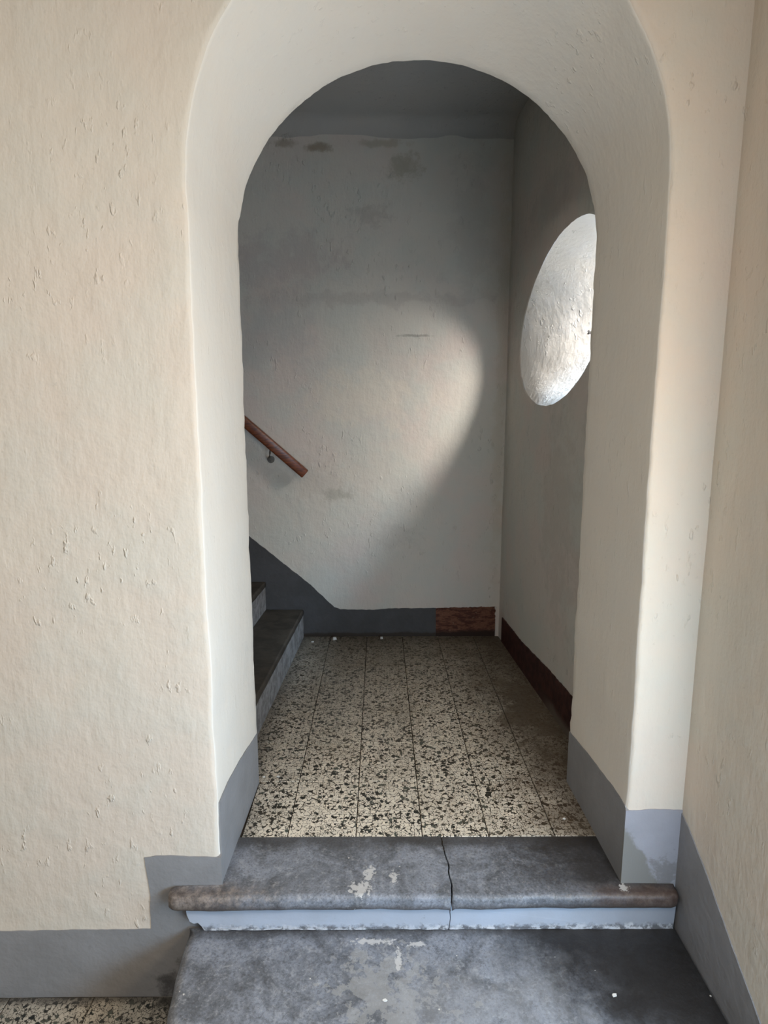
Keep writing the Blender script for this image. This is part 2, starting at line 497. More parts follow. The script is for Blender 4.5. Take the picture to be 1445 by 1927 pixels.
    nrm = M.bump(n1, 0.3, 0.008)
    nrm = M.bump(n2, 0.35, 0.003, nrm)
    nrm = M.bump(M.noise(120, 3), 0.25, 0.0012, nrm)
    return M.out(c, nrm, M.math('ADD', 0.30, M.math('MULTIPLY', n2, 0.30)))


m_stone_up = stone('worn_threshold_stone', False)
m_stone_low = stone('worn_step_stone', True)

M = Mat('pale_lilac_riser_paint', 0.5, 0.4)
_x, _y, _z = M.xyz()
_c = M.mix(M.ramp(M.noise(6, 4), 0.35, 0.65), (0.42, 0.465, 0.55), (0.385, 0.42, 0.49))
_g = M.ramp(M.math('ADD', _x, M.math('MULTIPLY', M.noise(5, 4), 0.2)), 0.55, 0.95)
_c = M.mix(M.math('MULTIPLY', _g, 0.55), _c, (0.19, 0.185, 0.19))  # greyer right end: shadow painted into the riser colour
_w = M.ramp(M.math('ADD', _z, M.math('MULTIPLY', M.math('SUBTRACT', M.noise(45, 5, 0.7), 0.5), 0.05)), -0.106, -0.124)
_c = M.mix(M.math('MULTIPLY', _w, 0.8), _c, M.mix(M.ramp(M.noise(38, 4, 0.7), 0.42, 0.58), (0.09, 0.085, 0.085), (0.62, 0.63, 0.66)))
_s = M.ramp(M.noise(36, 5, 0.7), 0.64, 0.70)
_c = M.mix(M.math('MULTIPLY', _s, 0.5), _c, (0.22, 0.22, 0.24))
m_riser = M.out(_c, M.bump(M.noise(30, 4), 0.3, 0.003))

M = Mat('stair_tread_stone', 0.6, 0.35)
_n = M.noise(9, 6, 0.65, dist=0.5)
m_tread = M.out(M.mix(M.ramp(_n, 0.35, 0.65), (0.030, 0.024, 0.018), (0.060, 0.049, 0.037)), M.bump(_n, 0.3, 0.006))
M = Mat('stair_riser_plaster', 0.75, 0.25)
_n = M.noise(22, 6, 0.7)
m_stair_riser = M.out(M.mix(M.ramp(_n, 0.36, 0.62), (0.14, 0.13, 0.125), (0.25, 0.24, 0.235)), M.bump(_n, 0.5, 0.004))

M = Mat('varnished_red_brown_wood', 0.32, 0.5)
_g = M.noise(9, 5, 0.6, vec=M.mapping((2.0, 14, 14)), dist=0.6)
m_wood = M.out(M.mix(M.ramp(_g, 0.35, 0.68), (0.060, 0.014, 0.005), (0.19, 0.050, 0.013)), M.bump(_g, 0.15, 0.001))
M = Mat('dull_bracket_iron', 0.45, 0.5)
M.b.inputs['Metallic'].default_value = 0.7
m_iron = M.out(M.mix(M.noise(60, 4), (0.10, 0.09, 0.08), (0.24, 0.22, 0.20)))
M = Mat('white_plaster_flake', 0.8, 0.2)
m_flake = M.out(M.mix(M.noise(80, 3), (0.70, 0.69, 0.66), (0.55, 0.54, 0.52)))
M = Mat('dark_crack_fill', 0.95, 0.05)
m_crack = M.out(M.mix(M.noise(60, 3), (0.012, 0.010, 0.009), (0.03, 0.026, 0.022)))
M = Mat('pavement', 0.85, 0.2)
m_pave = M.out(M.mix(M.noise(4, 5), (0.33, 0.33, 0.33), (0.42, 0.42, 0.41)))
M = Mat('dark_window_iron', 0.5, 0.4)
m_winfr = M.out(M.mix(M.noise(30, 4), (0.03, 0.03, 0.032), (0.06, 0.055, 0.05)))

# ------------------------------------------------------------------ the arched wall
AC = 0.122


def arch_path():
    P = []
    nv, na = 84, 110
    for i in range(nv):
        P.append(('L', i / nv))
    for i in range(na + 1):
        P.append(('A', i / na))
    for i in range(nv):
        P.append(('R', 1 - (i + 1) / nv))
    return P


def prof(seg, t, a, b, zs, z0=-0.42):
    if seg == 'A':
        th = pi - pi * t
        return AC + a * cos(th), zs + b * sin(th)
    sgn = -1 if seg == 'L' else 1
    return AC + sgn * a, z0 + (zs - z0) * t


def quad_target(seg, t, x0, x1, z1, zs, z0=-0.42):
    if seg == 'L':
        return x0, z0 + (zs - z0) * t
    if seg == 'R':
        return x1, z0 + (zs - z0) * t
    th = pi - pi * t
    dx, dz = cos(th), sin(th)
    k = 1e9
    if dx < -1e-6:
        k = min(k, (x0 - AC) / dx)
    if dx > 1e-6:
        k = min(k, (x1 - AC) / dx)
    if dz > 1e-6:
        k = min(k, (z1 - zs) / dz)
    return AC + dx * k, zs + dz * k


P = arch_path()
A1, B1, Z1 = 0.577, 0.625, 1.885
A2, B2, Z2 = 0.568, 0.535, 1.858
fp = [prof(s, t, A1, B1, Z1) for s, t in P]
bp = [prof(s, t, A2, B2, Z2) for s, t in P]
# left jamb leans a few millimetres: wider towards the top
fp = [(x - 0.004 + (0.006 * (1 - min(1, max(0, z / 1.8))) if x > AC else 0), z) for x, z in fp]


def normals(pp):
    out = []
    for i in range(len(pp)):
        a, b = pp[max(0, i - 1)], pp[min(len(pp) - 1, i + 1)]
        t = Vector((b[0] - a[0], b[1] - a[1])).normalized()
        out.append((-t.y, t.x))
    return out


fn, bn = normals(fp), normals(bp)
rows = []
for i, (seg, t) in enumerate(P):
    (fx, fz), (nx, nzv) = fp[i], fn[i]
    (bx, bz), (mx, mz) = bp[i], bn[i]
    w1 = 0.0035 * nz(fx, 0.0, fz, 5) + 0.0022 * nz(fx, 1.0, fz, 18) + 0.0010 * nz(fx, 2.0, fz, 50)
    w2 = 0.0035 * nz(bx, 4.0, bz, 5) + 0.0030 * nz(bx, 5.0, bz, 20) + 0.0022 * nz(bx, 6.0, bz, 60)
    fx, fz = fx + nx * w1, fz + nzv * w1
    bx, bz = bx + mx * w2, bz + mz * w2
    r = 0.013 + 0.005 * nz(fx, 3.0, fz, 9)
    if seg == 'R':
        r *= 0.8
    q = quad_target(seg, t, -3.45, XW + 0.05, 3.36, Z1)
    row = []
    NF = 30
    for k in range(NF):
        u = (k / NF) ** 0.55
        ex, ez = fx + nx * r, fz + nzv * r
        X, Z = q[0] + (ex - q[0]) * u, q[1] + (ez - q[1]) * u
        row.append((X, D1 + 0.0016 * nz(X, 0, Z, 7) + 0.0007 * nz(X, 3, Z, 26), Z))
    for k in range(6):
        a = pi / 2 * k / 5
        rr = r
        row.append((fx + nx * rr * (1 - sin(a)), D1 + rr * (1 - cos(a)), fz + nzv * rr * (1 - sin(a))))
    NR = 16
    r2 = 0.006
    for k in range(1, NR + 1):
        u = k / NR
        Y = D1 + r + (D2 - r2 - D1 - r) * u
        X, Z = fx + (bx - fx) * u, fz + (bz - fz) * u
        d = 0.0018 * nz(X, Y, Z, 6, 2.0)
        n2x, n2z = nx + (mx - nx) * u, nzv + (mz - nzv) * u
        row.append((X + n2x * d, Y, Z + n2z * d))
    for k in range(1, 4):
        a = pi / 2 * k / 3
        row.append((bx + mx * r2 * (1 - cos(a)), D2 - r2 * (1 - sin(a)), bz + mz * r2 * (1 - cos(a))))
    q2 = quad_target(seg, t, -3.45, XW + 0.05, 3.36, Z2)
    for k in range(1, 7):
        u = k / 6
        row.append((bx + mx * r2 + (q2[0] - bx) * u, D2, bz + mz * r2 + (q2[1] - bz) * u))
    rows.append(row)
wall_arch = grid('wall_front', rows, m_cream, flip=False)
wall_arch.data.materials.append(m_smooth)        # the reveal is skimmed smooth and limewashed
_nq = len(rows[0]) - 1
for _k, _p in enumerate(wall_arch.data.polygons):
    if NF + 3 <= _k % _nq < NF + 6 + NR:
        _p.material_index = 1
structure(wall_arch, 'thick cream plastered wall pierced by the round-headed archway', 'wall')

# ------------------------------------------------------------------ vestibule shell
XE = 1.12
RV = (XW, 1.13)                            # where the right wall turns the corner


def wavy_wall(name, p0, p1, z0, z1, mat, nu, nv, amp=0.002, back=0.12, side=1):
    """vertical wall from p0 to p1 in plan; 'side' is the direction of its thickness"""
    d = Vector((p1[0] - p0[0], p1[1] - p0[1]))
    L = d.length
    d.normalize()
    nn = Vector((-d.y, d.x)) * side
    rows = []
    for i in range(nu + 1):
        x, y = p0[0] + d.x * L * i / nu, p0[1] + d.y * L * i / nu
        row = [(x + nn.x * back, y + nn.y * back, z0)]
        for j in range(nv + 1):
            z = z0 + (z1 - z0) * j / nv
            w = amp * nz(x, y, z, 4) + 0.4 * amp * nz(x, y, z, 17)
            row.append((x + nn.x * w, y + nn.y * w, z))
        row.append((x + nn.x * back, y + nn.y * back, z1))
        rows.append(row)
    return grid(name, rows, mat)


w = wavy_wall('wall_right', (XW, D1 + 0.02), RV, ZF, 3.3, m_cream, 24, 90, 0.0013, 0.3, -1)
structure(w, 'cream plaster side wall running out from the right of the archway', 'wall')
w = boxm('wall_recess', XW + 0.02, XE, RV[1], RV[1] + 0.1, ZF, 3.3, m_dull)
structure(w, 'cream wall where the vestibule widens towards the street door', 'wall')
def pieces(name, boxes, mat):
    v, f = [], []
    for (x0, x1, y0, y1, z0, z1) in boxes:
        b = len(v)
        v += [(x, y, z) for x in (x0, x1) for y in (y0, y1) for z in (z0, z1)]
        f += [tuple(b + i for i in q) for q in ((0, 1, 3, 2), (4, 6, 7, 5), (0, 4, 5, 1), (2, 3, 7, 6), (0, 2, 6, 4), (1, 5, 7, 3))]
    return mesh(name, v, f, mat)


w = pieces('wall_side', [(XE, XE + 0.1, -2.2, 0.50, ZF, 3.3), (XE, XE + 0.1, 1.02, RV[1] + 0.1, ZF, 3.3), (XE, XE + 0.1, 0.50, 1.02, 1.95, 3.3)], m_dull)
structure(w, 'cream side wall of the vestibule with a tall open side door', 'wall')
w = boxm('wall_left', -3.6, -3.4, -2.2, D1 + 0.4, ZF, 3.3, m_dull)
structure(w, 'cream wall closing the far left side of the vestibule', 'wall')
w = boxm('ceiling_vestibule', -3.6, XE + 0.2, -2.2, D1 + 0.45, 3.3, 3.45, m_dull)
structure(w, 'pale plaster ceiling of the entrance vestibule', 'ceiling')
w = pieces('wall_rear', [(-3.6, 0.0, -2.2, -2.0, ZF, 3.3), (0.0, XE + 0.2, -2.2, -2.0, 1.95, 3.3)], m_dull)
structure(w, 'cream rear wall of the vestibule with the open street doorway', 'wall')
g = boxm('ground', -6, 8, -9, -2.2, ZF - 0.25, ZF - 0.02, m_pave)
structure(g, 'grey street pavement outside the doorway', 'pavement')

fl = boxm('floor_vestibule', -3.4, XE, -2.2, D1 + 0.1, ZF - 0.15, ZF - 0.004, m_grout)
structure(fl, 'lower vestibule floor of grey pebble terrazzo tiles', 'floor')


def tile(name, x0, x1, y0, y1, z, mat, parent, th=0.02, xr=None, gap=0.0015):
    """one floor tile: chamfered top; xr = right edge at the far end when the wall runs askew"""
    x0, y0, y1 = x0 + gap, y0 + gap, y1 - gap
    xa, xb = x1 - gap, (xr if xr is not None else x1) - gap
    c = 0.0013
    dz = R(-0.0005, 0.0006)
    lo = [(x0, y0, z - th), (xa, y0, z - th), (xb, y1, z - th), (x0, y1, z - th)]
    mi = [(p[0], p[1], z - c + dz) for p in lo]
    hi = [(x0 + c, y0 + c, z + dz), (xa - c, y0 + c, z + dz), (xb - c, y1 - c, z + dz), (x0 + c, y1 - c, z + dz)]
    vs = lo + mi + hi
    fs = [(3, 2, 1, 0), (8, 9, 10, 11)]
    for k in (0, 4):
        for j in range(4):
            jj = (j + 1) % 4
            fs.append((k + j, k + jj, k + 4 + jj, k + 4 + j))
    return mesh(name, vs, fs, mat, parent)


TS = 0.25
for i in range(-11, 8):
    for j in range(-13, 1):
        x0, y1 = -0.60 + i * TS, D1 - 0.002 + (j) * TS
        if x0 < -3.4 or x0 + TS > XE or y1 - TS < -2.0:
            continue
        if x0 + TS > XW and y1 > RV[1]:
            continue
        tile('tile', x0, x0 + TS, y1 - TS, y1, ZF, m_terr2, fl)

# ------------------------------------------------------------------ stair hall: back wall, right wall with round window, ceiling, floor
rows = []
XB0, XB1 = -2.75, 0.80
for i in range(120):
    x = XB0 + (XB1 - XB0) * i / 119
    row = []
    for j in range(110):
        z = -0.1 + (ZC + 1.4) * j / 109
        y = DB + 0.004 * nz(x, 1, z, 2.2) + 0.0018 * nz(x, 2, z, 9)
        row.append((x, y, z))
    rows.append(row)
w = grid('wall_back', rows, m_hall, flip=True)
structure(w, 'stained grey-white plaster back wall of the stair hall', 'wall')


def xr_at(y):
    """x of the stair hall's right wall at depth y (it runs a little askew)"""
    return 0.721 + (3.45 - y) * (0.786 - 0.721) / (3.45 - 2.391)


# the oval window opening
cen = (2.73, 1.73)


def oval(n):
    """slightly tilted oval in (y, z)"""
    out = []
    for k in range(n):
        a = 2 * pi * k / n
        u, v = 0.552 * cos(a), 0.347 * sin(a)
        out.append((cen[0] + u * 0.9677 + v * 0.2522, cen[1] - u * 0.2522 + v * 0.9677))
    return out


NR_ = 120
rimc = oval(NR_)
YN0, YN1, ZN0, ZN1 = D2 - 0.1, DB + 0.03, -0.1, ZC + 0.3
OC = (2.50, 1.88)                           # centre of the smaller outer opening
wrows, rrows = [], []
for k, (y, z) in enumerate(rimc):
    dy, dz = y - cen[0], z - cen[1]
    kk = 1e9
    if dy > 1e-6:
        kk = min(kk, (YN1 - cen[0]) / dy)
    if dy < -1e-6:
        kk = min(kk, (YN0 - cen[0]) / dy)
    if dz > 1e-6:
        kk = min(kk, (ZN1 - cen[1]) / dz)
    if dz < -1e-6:
        kk = min(kk, (ZN0 - cen[1]) / dz)
    qy, qz = cen[0] + dy * kk, cen[1] + dz * kk
    jg = 1 + 0.010 * nz(y, 0, z, 14) + 0.006 * nz(y, 2, z, 45)
    y, z = cen[0] + dy * jg, cen[1] + dz * jg
    row = []
    for j in range(25):
        u = (j / 24) ** 1.3
        Y, Z = y + (qy - y) * u, z + (qz - z) * u
        row.append((xr_at(Y) + 0.003 * nz(0, Y, Z, 3) + 0.001 * nz(1, Y, Z, 14) + (0.004 if j == 0 else 0), Y, Z))
    wrows.append(row)
    # reveal, funnel-shaped, lumpy
    th = math.atan2(dz, dy)
    oy, oz = OC[0] + 0.29 * cos(th), OC[1] + 0.255 * sin(th)
    row = []
    x0 = xr_at(y) + 0.004
    for j in range(22):
        u = j / 21
        s = u ** 0.85
        Y, Z = y + (oy - y) * s, z + (oz - z) * s
        X = x0 + (1.26 - x0) * u
        bulge = 0.010 * nz(X, Y, Z, 5, 3.0) * min(1, u * 5) + 0.003 * nz(X, Y, Z, 18, 1.0) * min(1, u * 5)
        ry, rz = Y - cen[0], Z - cen[1]
        rl = math.hypot(ry, rz) or 1
        row.append((X, Y + ry / rl * bulge, Z + rz / rl * bulge))
    # outer face of the wall round the hole
    row.append((1.265, OC[0] + 0.9 * cos(th), OC[1] + 0.9 * sin(th)))
    rrows.append(row)
w = grid('wall_hall_right', wrows, m_hall, close_u=True, flip=True)
structure(w, 'shadowed grey-white plaster side wall holding the oval window', 'wall')
win = empty('window_1', (1.26, OC[0], OC[1]))
structure(win, 'deep whitewashed oval window opening in the stair hall side wall', 'window')
rv = grid('reveal', rrows, m_white, close_u=True, flip=True)
rv.parent = win
rv.matrix_parent_inverse = win.matrix_world.inverted()
rv.location = (-1.26, -OC[0], -OC[1])
rv.parent = win
rv.matrix_parent_inverse.identity()
# dark iron ring frame at the outer end of the opening
frows = []
for k in range(72):
    th = 2 * pi * k / 72
    row = []
    for (dx, ds) in ((0, 0.0), (0, 0.02), (0.03, 0.02), (0.03, 0.0), (0, 0.0)):
        row.append((-0.005 + dx, (0.298 - ds) * cos(th), (0.263 - ds) * sin(th)))
    frows.append(row)
grid('window_frame', frows, m_winfr, win, close_u=True, smooth=False)

# small dark latch peg on the reveal
lv = [Vector((0.985 - 1.26, 2.935 - OC[0], 1.700 - OC[1])), Vector((0.972 - 1.26, 2.915 - OC[0], 1.702 - OC[1])), Vector((0.962 - 1.26, 2.900 - OC[0], 1.704 - OC[1])), Vector((0.958 - 1.26, 2.893 - OC[0], 1.692 - OC[1]))]
LATCH = lv
# ceiling with a soft cove to the back wall
rows = []
for i in range(60):
    x = XB0 + (XB1 + 0.1 - XB0) * i / 59
    lift = max(0.0, (-0.85 - x)) * 0.85     # it climbs with the flight beyond the archway
    row = []
    for j in range(40):
        y = D2 - 0.02 + (DB - 0.09 - D2 + 0.02) * j / 39
        row.append((x, y, ZC + lift + 0.02 + 0.006 * nz(x, y, 0, 2.5) + 0.002 * nz(x, y, 0, 10)))
    for k in range(1, 8):
        a = pi / 2 * k / 7
        row.append((x, DB - 0.09 + 0.092 * sin(a), ZC + lift + 0.02 - 0.09 * (1 - cos(a)) + 0.006 * nz(x, DB - 0.09, 0, 2.5)))
    rows.append(row)
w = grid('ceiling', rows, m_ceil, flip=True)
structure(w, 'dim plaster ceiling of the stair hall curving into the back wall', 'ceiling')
w = boxm('wall_stair_end', XB0 - 0.1, XB0 + 0.02, D2 - 0.05, DB + 0.1, -0.1, 4.6, m_ceil)
structure(w, 'plaster wall closing the stair flight at its far end', 'wall')

fl = boxm('floor', -2.7, 0.85, 1.70, DB + 0.02, -0.12, -0.005, m_grout)
structure(fl, 'stair hall floor of cream and black terrazzo tiles', 'floor')
cols = [-0.530, -0.297, -0.077, 0.136, 0.349, 0.562, 0.80]
rws = [1.757, 2.055, 2.317, 2.577, 2.840, 3.085, 3.300, 3.512]
for i in range(6):
    for j in range(7):
        y0, y1 = rws[j], rws[j + 1]
        x0, x1 = cols[i], cols[i + 1]
        if i == 5:
            a = (XR - 0.003) if j == 0 else xr_at(y0) - 0.002
            b = (XR - 0.003) if j == 0 else xr_at(y1) - 0.002
            tile('tile', x0, a, y0, y1, 0.0, m_terr, fl, xr=b)
        elif i == 0 and j == 0:
            tile('tile', XL + 0.012, x1, y0, y1, 0.0, m_terr, fl)
        else:
            tile('tile', x0, x1, y0, y1, 0.0, m_terr, fl)

# ------------------------------------------------------------------ threshold: two broken slabs and two riser pieces
th_ = tag(empty('threshold_step', (0.13, 1.64, 0)), 'worn dark stone threshold slab cracked in two under the archway', 'step')


def child(o, parent):
    o.parent = parent
    o.location = tuple(-c for c in parent.location)
    return o


crack = jag([(0.1955, 1.760), (0.198, 1.703), (0.206, 1.640), (0.203, 1.600), (0.207, 1.560), (0.201, 1.512)], 0.006, 0.0022, 3.0, 60)
YN = 1.512                                  # nosing line
ZN = -0.046


def nose_front(x0, x1, n, seed):
    return [(x0 + (x1 - x0) * i / n, YN + 0.004 * nz(x0 + (x1 - x0) * i / n, 0, 0, 7, seed) + 0.0015 * nz(x0 + (x1 - x0) * i / n, 0, 0, 40, seed), 1.0) for i in range(n + 1)]


cg = 0.0016
left_out = [(-0.455, 1.760, 0.05), (-0.455, 1.63, 0.05), (-0.457, 1.5630, 0.0), (-0.585, 1.5625, 0.4), (-0.603, 1.555, 1), (-0.604, 1.540, 1), (-0.597, 1.522, 1), (-0.585, 1.514, 1)]
left_out += nose_front(-0.57, 0.19, 60, 1.0)
left_out += [(x - cg, y, 0.06) for x, y in reversed(crack)]
slab = child(rounded_slab('slab_piece', left_out, ZN, 0.0, 0.016, 0.012, m_stone_up, None, 6, 0.002), th_)
right_out = [(x + cg, y, 0.06) for x, y in crack]
right_out += nose_front(0.212, 0.825, 50, 2.0)
right_out += [(0.840, 1.516, 1), (0.850, 1.526, 1), (0.853, 1.545, 1), (0.848, 1.5625, 0.4), (0.702, 1.5630, 0.0), (0.699, 1.63, 0.05), (0.694, 1.76, 0.05)]
child(rounded_slab('slab_piece', right_out, ZN, -0.002, 0.016, 0.012, m_stone_up, None, 6, 0.002), th_)
YRI = 1.536                                 # riser face


def riser_piece(outline):
    """outline in (x, z); extruded back from the riser face, wavering slightly"""
    n = len(outline)
    fr = [(x, YRI + 0.0015 * nz(x, 0, z, 9), z) for x, z in outline]
    bk = [(x, YRI + 0.06, z) for x, z in outline]
    fs = [tuple(range(n)), tuple(range(n, 2 * n))[::-1]]
    fs += [(j, (j + 1) % n, n + (j + 1) % n, n + j) for j in range(n)]
    return child(mesh('riser_piece', fr + bk, fs, m_riser), th_)


lo = jag([(-0.505, -0.1255), (0.196, -0.1275)], 0.01, 0.0020, 5.0, 40)
cr = jag([(0.1965, -0.1275), (0.201, -0.09), (0.198, -0.060), (0.2005, -0.040)], 0.006, 0.0016, 6.0, 70)
riser_piece([(-0.556, -0.040), (-0.553, -0.075), (-0.545, -0.098), (-0.533, -0.104), (-0.522, -0.101), (-0.512, -0.112)] + lo + cr[1:])
lo = jag([(0.200, -0.1275), (0.846, -0.130)], 0.01, 0.0020, 8.0, 40)
riser_piece([(x + 0.0022, z) for x, z in reversed(cr)] + lo[1:] + [(0.850, -0.040)])
# black gap behind the crack and the broken corner
child(boxm('crack_void', -0.56, 0.845, YRI + 0.055, YRI + 0.075, -0.128, -0.03, m_crack), th_)

# the lower step: one block with a rounded, bull-nosed front corner
ls = []
rad = 0.26
YF = 1.10
xl = -0.552
ls.append((xl, YRI + 0.02, 0.3))
ls.append((xl, YRI - 0.005, 1))
for k in range(10):
    ls.append((xl + 0.012 * (k / 10) ** 2, YRI - 0.02 - (YRI - 0.02 - YF - rad) * k / 10, 1))
for k in range(24):
    a = pi + (pi / 2) * k / 23
    ls.append((xl + 0.012 + rad + rad * cos(a), YF + rad + rad * sin(a), 1))
for k in range(1, 40):
    ls.append((xl + rad + (0.845 - xl - rad) * k / 39, YF, 1))
ls.append((0.852, YF + 0.02, 0.2))
ls.append((0.852, YRI + 0.02, 0.1))
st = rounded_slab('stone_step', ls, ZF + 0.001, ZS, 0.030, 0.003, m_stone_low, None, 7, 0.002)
tag(st, 'thick grey stone step with rounded corner below the threshold', 'step')

# ------------------------------------------------------------------ painted skirtings (thin raised paint bands)


def band_y(name, outline, y, th, mat, label, amp=True):
    """outline in (x, z) on a wall facing -Y"""
    n = len(outline)
    fr = [(x, y - th, z) for x, z in outline]
    bk = [(x, y + 0.004, z) for x, z in outline]
    fs = [tuple(range(n)), tuple(range(n, 2 * n))[::-1]]
    fs += [(j, (j + 1) % n, n + (j + 1) % n, n + j) for j in range(n)]
    return structure(mesh(name, fr + bk, fs, mat), label, 'skirting')


def band_side(name, outline, xf, th, side, mat, label):
    """outline in (y, z); xf(y) the wall's x, side = -1 when the wall faces -X"""
    n = len(outline)
    fr = [(xf(y) + side * th, y, z) for y, z in outline]
    bk = [(xf(y) - side * 0.005, y, z) for y, z in outline]
    fs = [tuple(range(n)), tuple(range(n, 2 * n))[::-1]]
    fs += [(j, (j + 1) % n, n + (j + 1) % n, n + j) for j in range(n)]
    return structure(mesh(name, fr + bk, fs, mat), label, 'skirting')


o = [(-3.4, ZF)] + jag([(-3.4, -0.152), (-1.1, -0.150), (-0.668, -0.145), (-0.664, -0.02), (-0.673, 0.088), (-0.640, 0.094), (-0.56, 0.092), (-0.4545, 0.088)], 0.012, 0.0022, 1.0) + [(-0.4545, ZF)]
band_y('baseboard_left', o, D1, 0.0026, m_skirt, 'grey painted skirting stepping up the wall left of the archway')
o = [(0.6965, -0.13)] + jag([(0.6965, 0.229), (0.78, 0.233), (XW, 0.230)], 0.012, 0.002, 2.0) + [(XW, -0.13)]
band_y('baseboard_arch_right', o, D1, 0.0026, m_skirt_patch, 'patchy lilac grey skirting on the narrow strip right of the archway')
o = [(D1 - 0.0018, -0.02), (D1 - 0.0018, 0.086), (D1 + 0.012, 0.090)] + jag([(D1 + 0.012, 0.250), (1.67, 0.253), (1.81, 0.238), (D2 - 0.004, 0.196)], 0.012, 0.002, 3.0) + [(D2 - 0.004, -0.02)]
band_side('baseboard_jamb_left', o, lambda y: -0.4585 + (y - D1) * 0.025, 0.003, 1, m_skirt, 'bluish grey painted skirting inside the left jamb of the archway')
o = [(D1 - 0.0018, -0.02)] + jag([(D1 - 0.0018, 0.228), (D1 + 0.010, 0.238), (1.66, 0.240), (1.842, 0.223), (D2 - 0.004, 0.197)], 0.012, 0.002, 4.0) + [(D2 - 0.004, -0.02)]
band_side('baseboard_jamb_right', o, lambda y: 0.7005 - (y - D1) * 0.022, 0.003, -1, m_skirt, 'grey painted skirting inside the right jamb of the archway')
o = [(D1 - 0.002, ZF)] + jag([(D1 - 0.002, 0.222), (1.52, 0.205), (1.423, 0.151), (1.286, 0.062), (1.16, -0.015), (RV[1], -0.15)], 0.012, 0.002, 5.0) + [(RV[1], ZF)]
band_side('baseboard_right', o, lambda y: XW, 0.003, -1, m_skirt, 'grey painted skirting sloping down the right side wall')
o = [(-2.6, 0.0)] + jag([(-2.6, 2.18), (-0.761, 0.615), (-0.60, 0.480), (-0.42, 0.330), (-0.270, 0.183), (-0.235, 0.170), (-0.05, 0.166), (0.10, 0.176), (0.336, 0.177)], 0.014, 0.003, 6.0) + [(0.338, 0.0)]
band_y('baseboard_back', o, DB, 0.005, m_skirt_dark, 'dark grey painted skirting rising with the stairs along the back wall')
o = [(0.338, 0.0)] + jag([(0.336, 0.176), (0.50, 0.180), (0.62, 0.182), (0.69, 0.184), (0.694, 0.10)], 0.006, 0.006, 7.0, 60) + [(0.694, 0.0)]
band_y('baseboard_back_corner', o, DB, 0.005, m_maroon, 'worn maroon unpainted skirting patch in the back corner')
o = [(D2, 0.0)] + jag([(D2, 0.195), (2.405, 0.188), (2.646, 0.180), (2.90, 0.160), (3.064, 0.150), (3.43, 0.146)], 0.010, 0.004, 8.0, 40) + [(3.43, 0.0)]
band_side('baseboard_hall_right', o, xr_at, 0.006, -1, m_maroon_dark, 'dark maroon skirting along the wall under the oval window')

# ------------------------------------------------------------------ staircase climbing to the left
stair = tag(empty('staircase', (-0.46, 2.9, 0)), 'dark stone stair flight climbing left behind the archway', 'staircase')
RH, TD = 0.172, 0.222
for k in range(8):
    xf = lambda y, k=k: -0.457 - 0.050 * (3.5 - y) - k * TD
    z0, z1 = k * RH - 0.01, (k + 1) * RH
    ya, yb = D2 + 0.004, DB - 0.009
    # riser block
    n = 24
    fr = []
    for i in range(n + 1):
        y = ya + (yb - ya) * i / n
        fr.append((xf(y) + 0.002 * nz(k, y, 0, 9), y))
    vs = [(x, y, z0) for x, y in fr] + [(x + 0.001 * nz(0, y, 3, 15), y, z1 - 0.030) for x, y in fr] + [(x - 0.10, y, z0) for x, y in fr] + [(x - 0.10, y, z1 - 0.030) for x, y in fr]
    m = n + 1
    fs = []
    for i in range(n):
        fs += [(i, i + 1, m + i + 1, m + i), (2 * m + i, 3 * m + i, 3 * m + i + 1, 2 * m + i + 1), (m + i, m + i + 1, 3 * m + i + 1, 3 * m + i), (i, 2 * m + i, 2 * m + i + 1, i + 1)]
    fs += [(0, m, 3 * m, 2 * m), (n, 2 * m + n, 3 * m + n, m + n)]
    child(mesh('riser', vs, fs, m_stair_riser), stair)
    ol = [(x + 0.004 + 0.002 * nz(x, y, k, 20), y, 1.0) for x, y in fr] + [(x - TD - 0.03, y, 0.05) for x, y in reversed(fr)]
    child(rounded_slab('tread', ol, z1 - 0.032, z1, 0.010, 0.006, m_tread, None, 3, 0.0015), stair)

# ------------------------------------------------------------------ handrail on the back wall
rail = tag(empty('handrail', (-0.42, DB - 0.08, 1.0)), 'red-brown varnished wooden handrail fixed to the back wall', 'handrail')
p0, p1 = Vector((-0.418, 3.435, 0.990)), Vector((-2.30, 3.435, 2.655))
ax = (p1 - p0).normalized()
upv = Vector((0, 1, 0)).cross(ax).normalized()
if upv.z < 0:
    upv = -upv
sd = Vector((0, 1, 0))
hw, hh = 0.021, 0.027
sec = []
for (cx, cy, a0) in ((1, 1, 0), (-1, 1, 90), (-1, -1, 180), (1, -1, 270)):
    for k in range(5):
        a = radians(a0 + 90 * k / 4)
        sec.append((cx * (hw - 0.010) + 0.010 * cos(a), cy * (hh - 0.010) + 0.010 * sin(a)))
L = (p1 - p0).length
rings = []
for (s, sc) in ((0, 0.86), (0.004, 1.0), (L / 3, 1), (2 * L / 3, 1), (L, 1)):
    rings.append([p0 + ax * s + sd * (u * sc) + upv * (v * sc) for u, v in sec])
n = len(sec)
vs = [tuple(q) for r in rings for q in r]
fs = [tuple(range(n)), tuple(range((len(rings) - 1) * n, len(rings) * n))[::-1]]
for i in range(len(rings) - 1):
    for j in range(n):
        fs.append((i * n + j, i * n + (j + 1) % n, (i + 1) * n + (j + 1) % n, (i + 1) * n + j))
ro = child(mesh('rail', vs, fs, m_wood, None), rail)
for p in ro.data.polygons:
    p.use_smooth = len(p.vertices) == 4


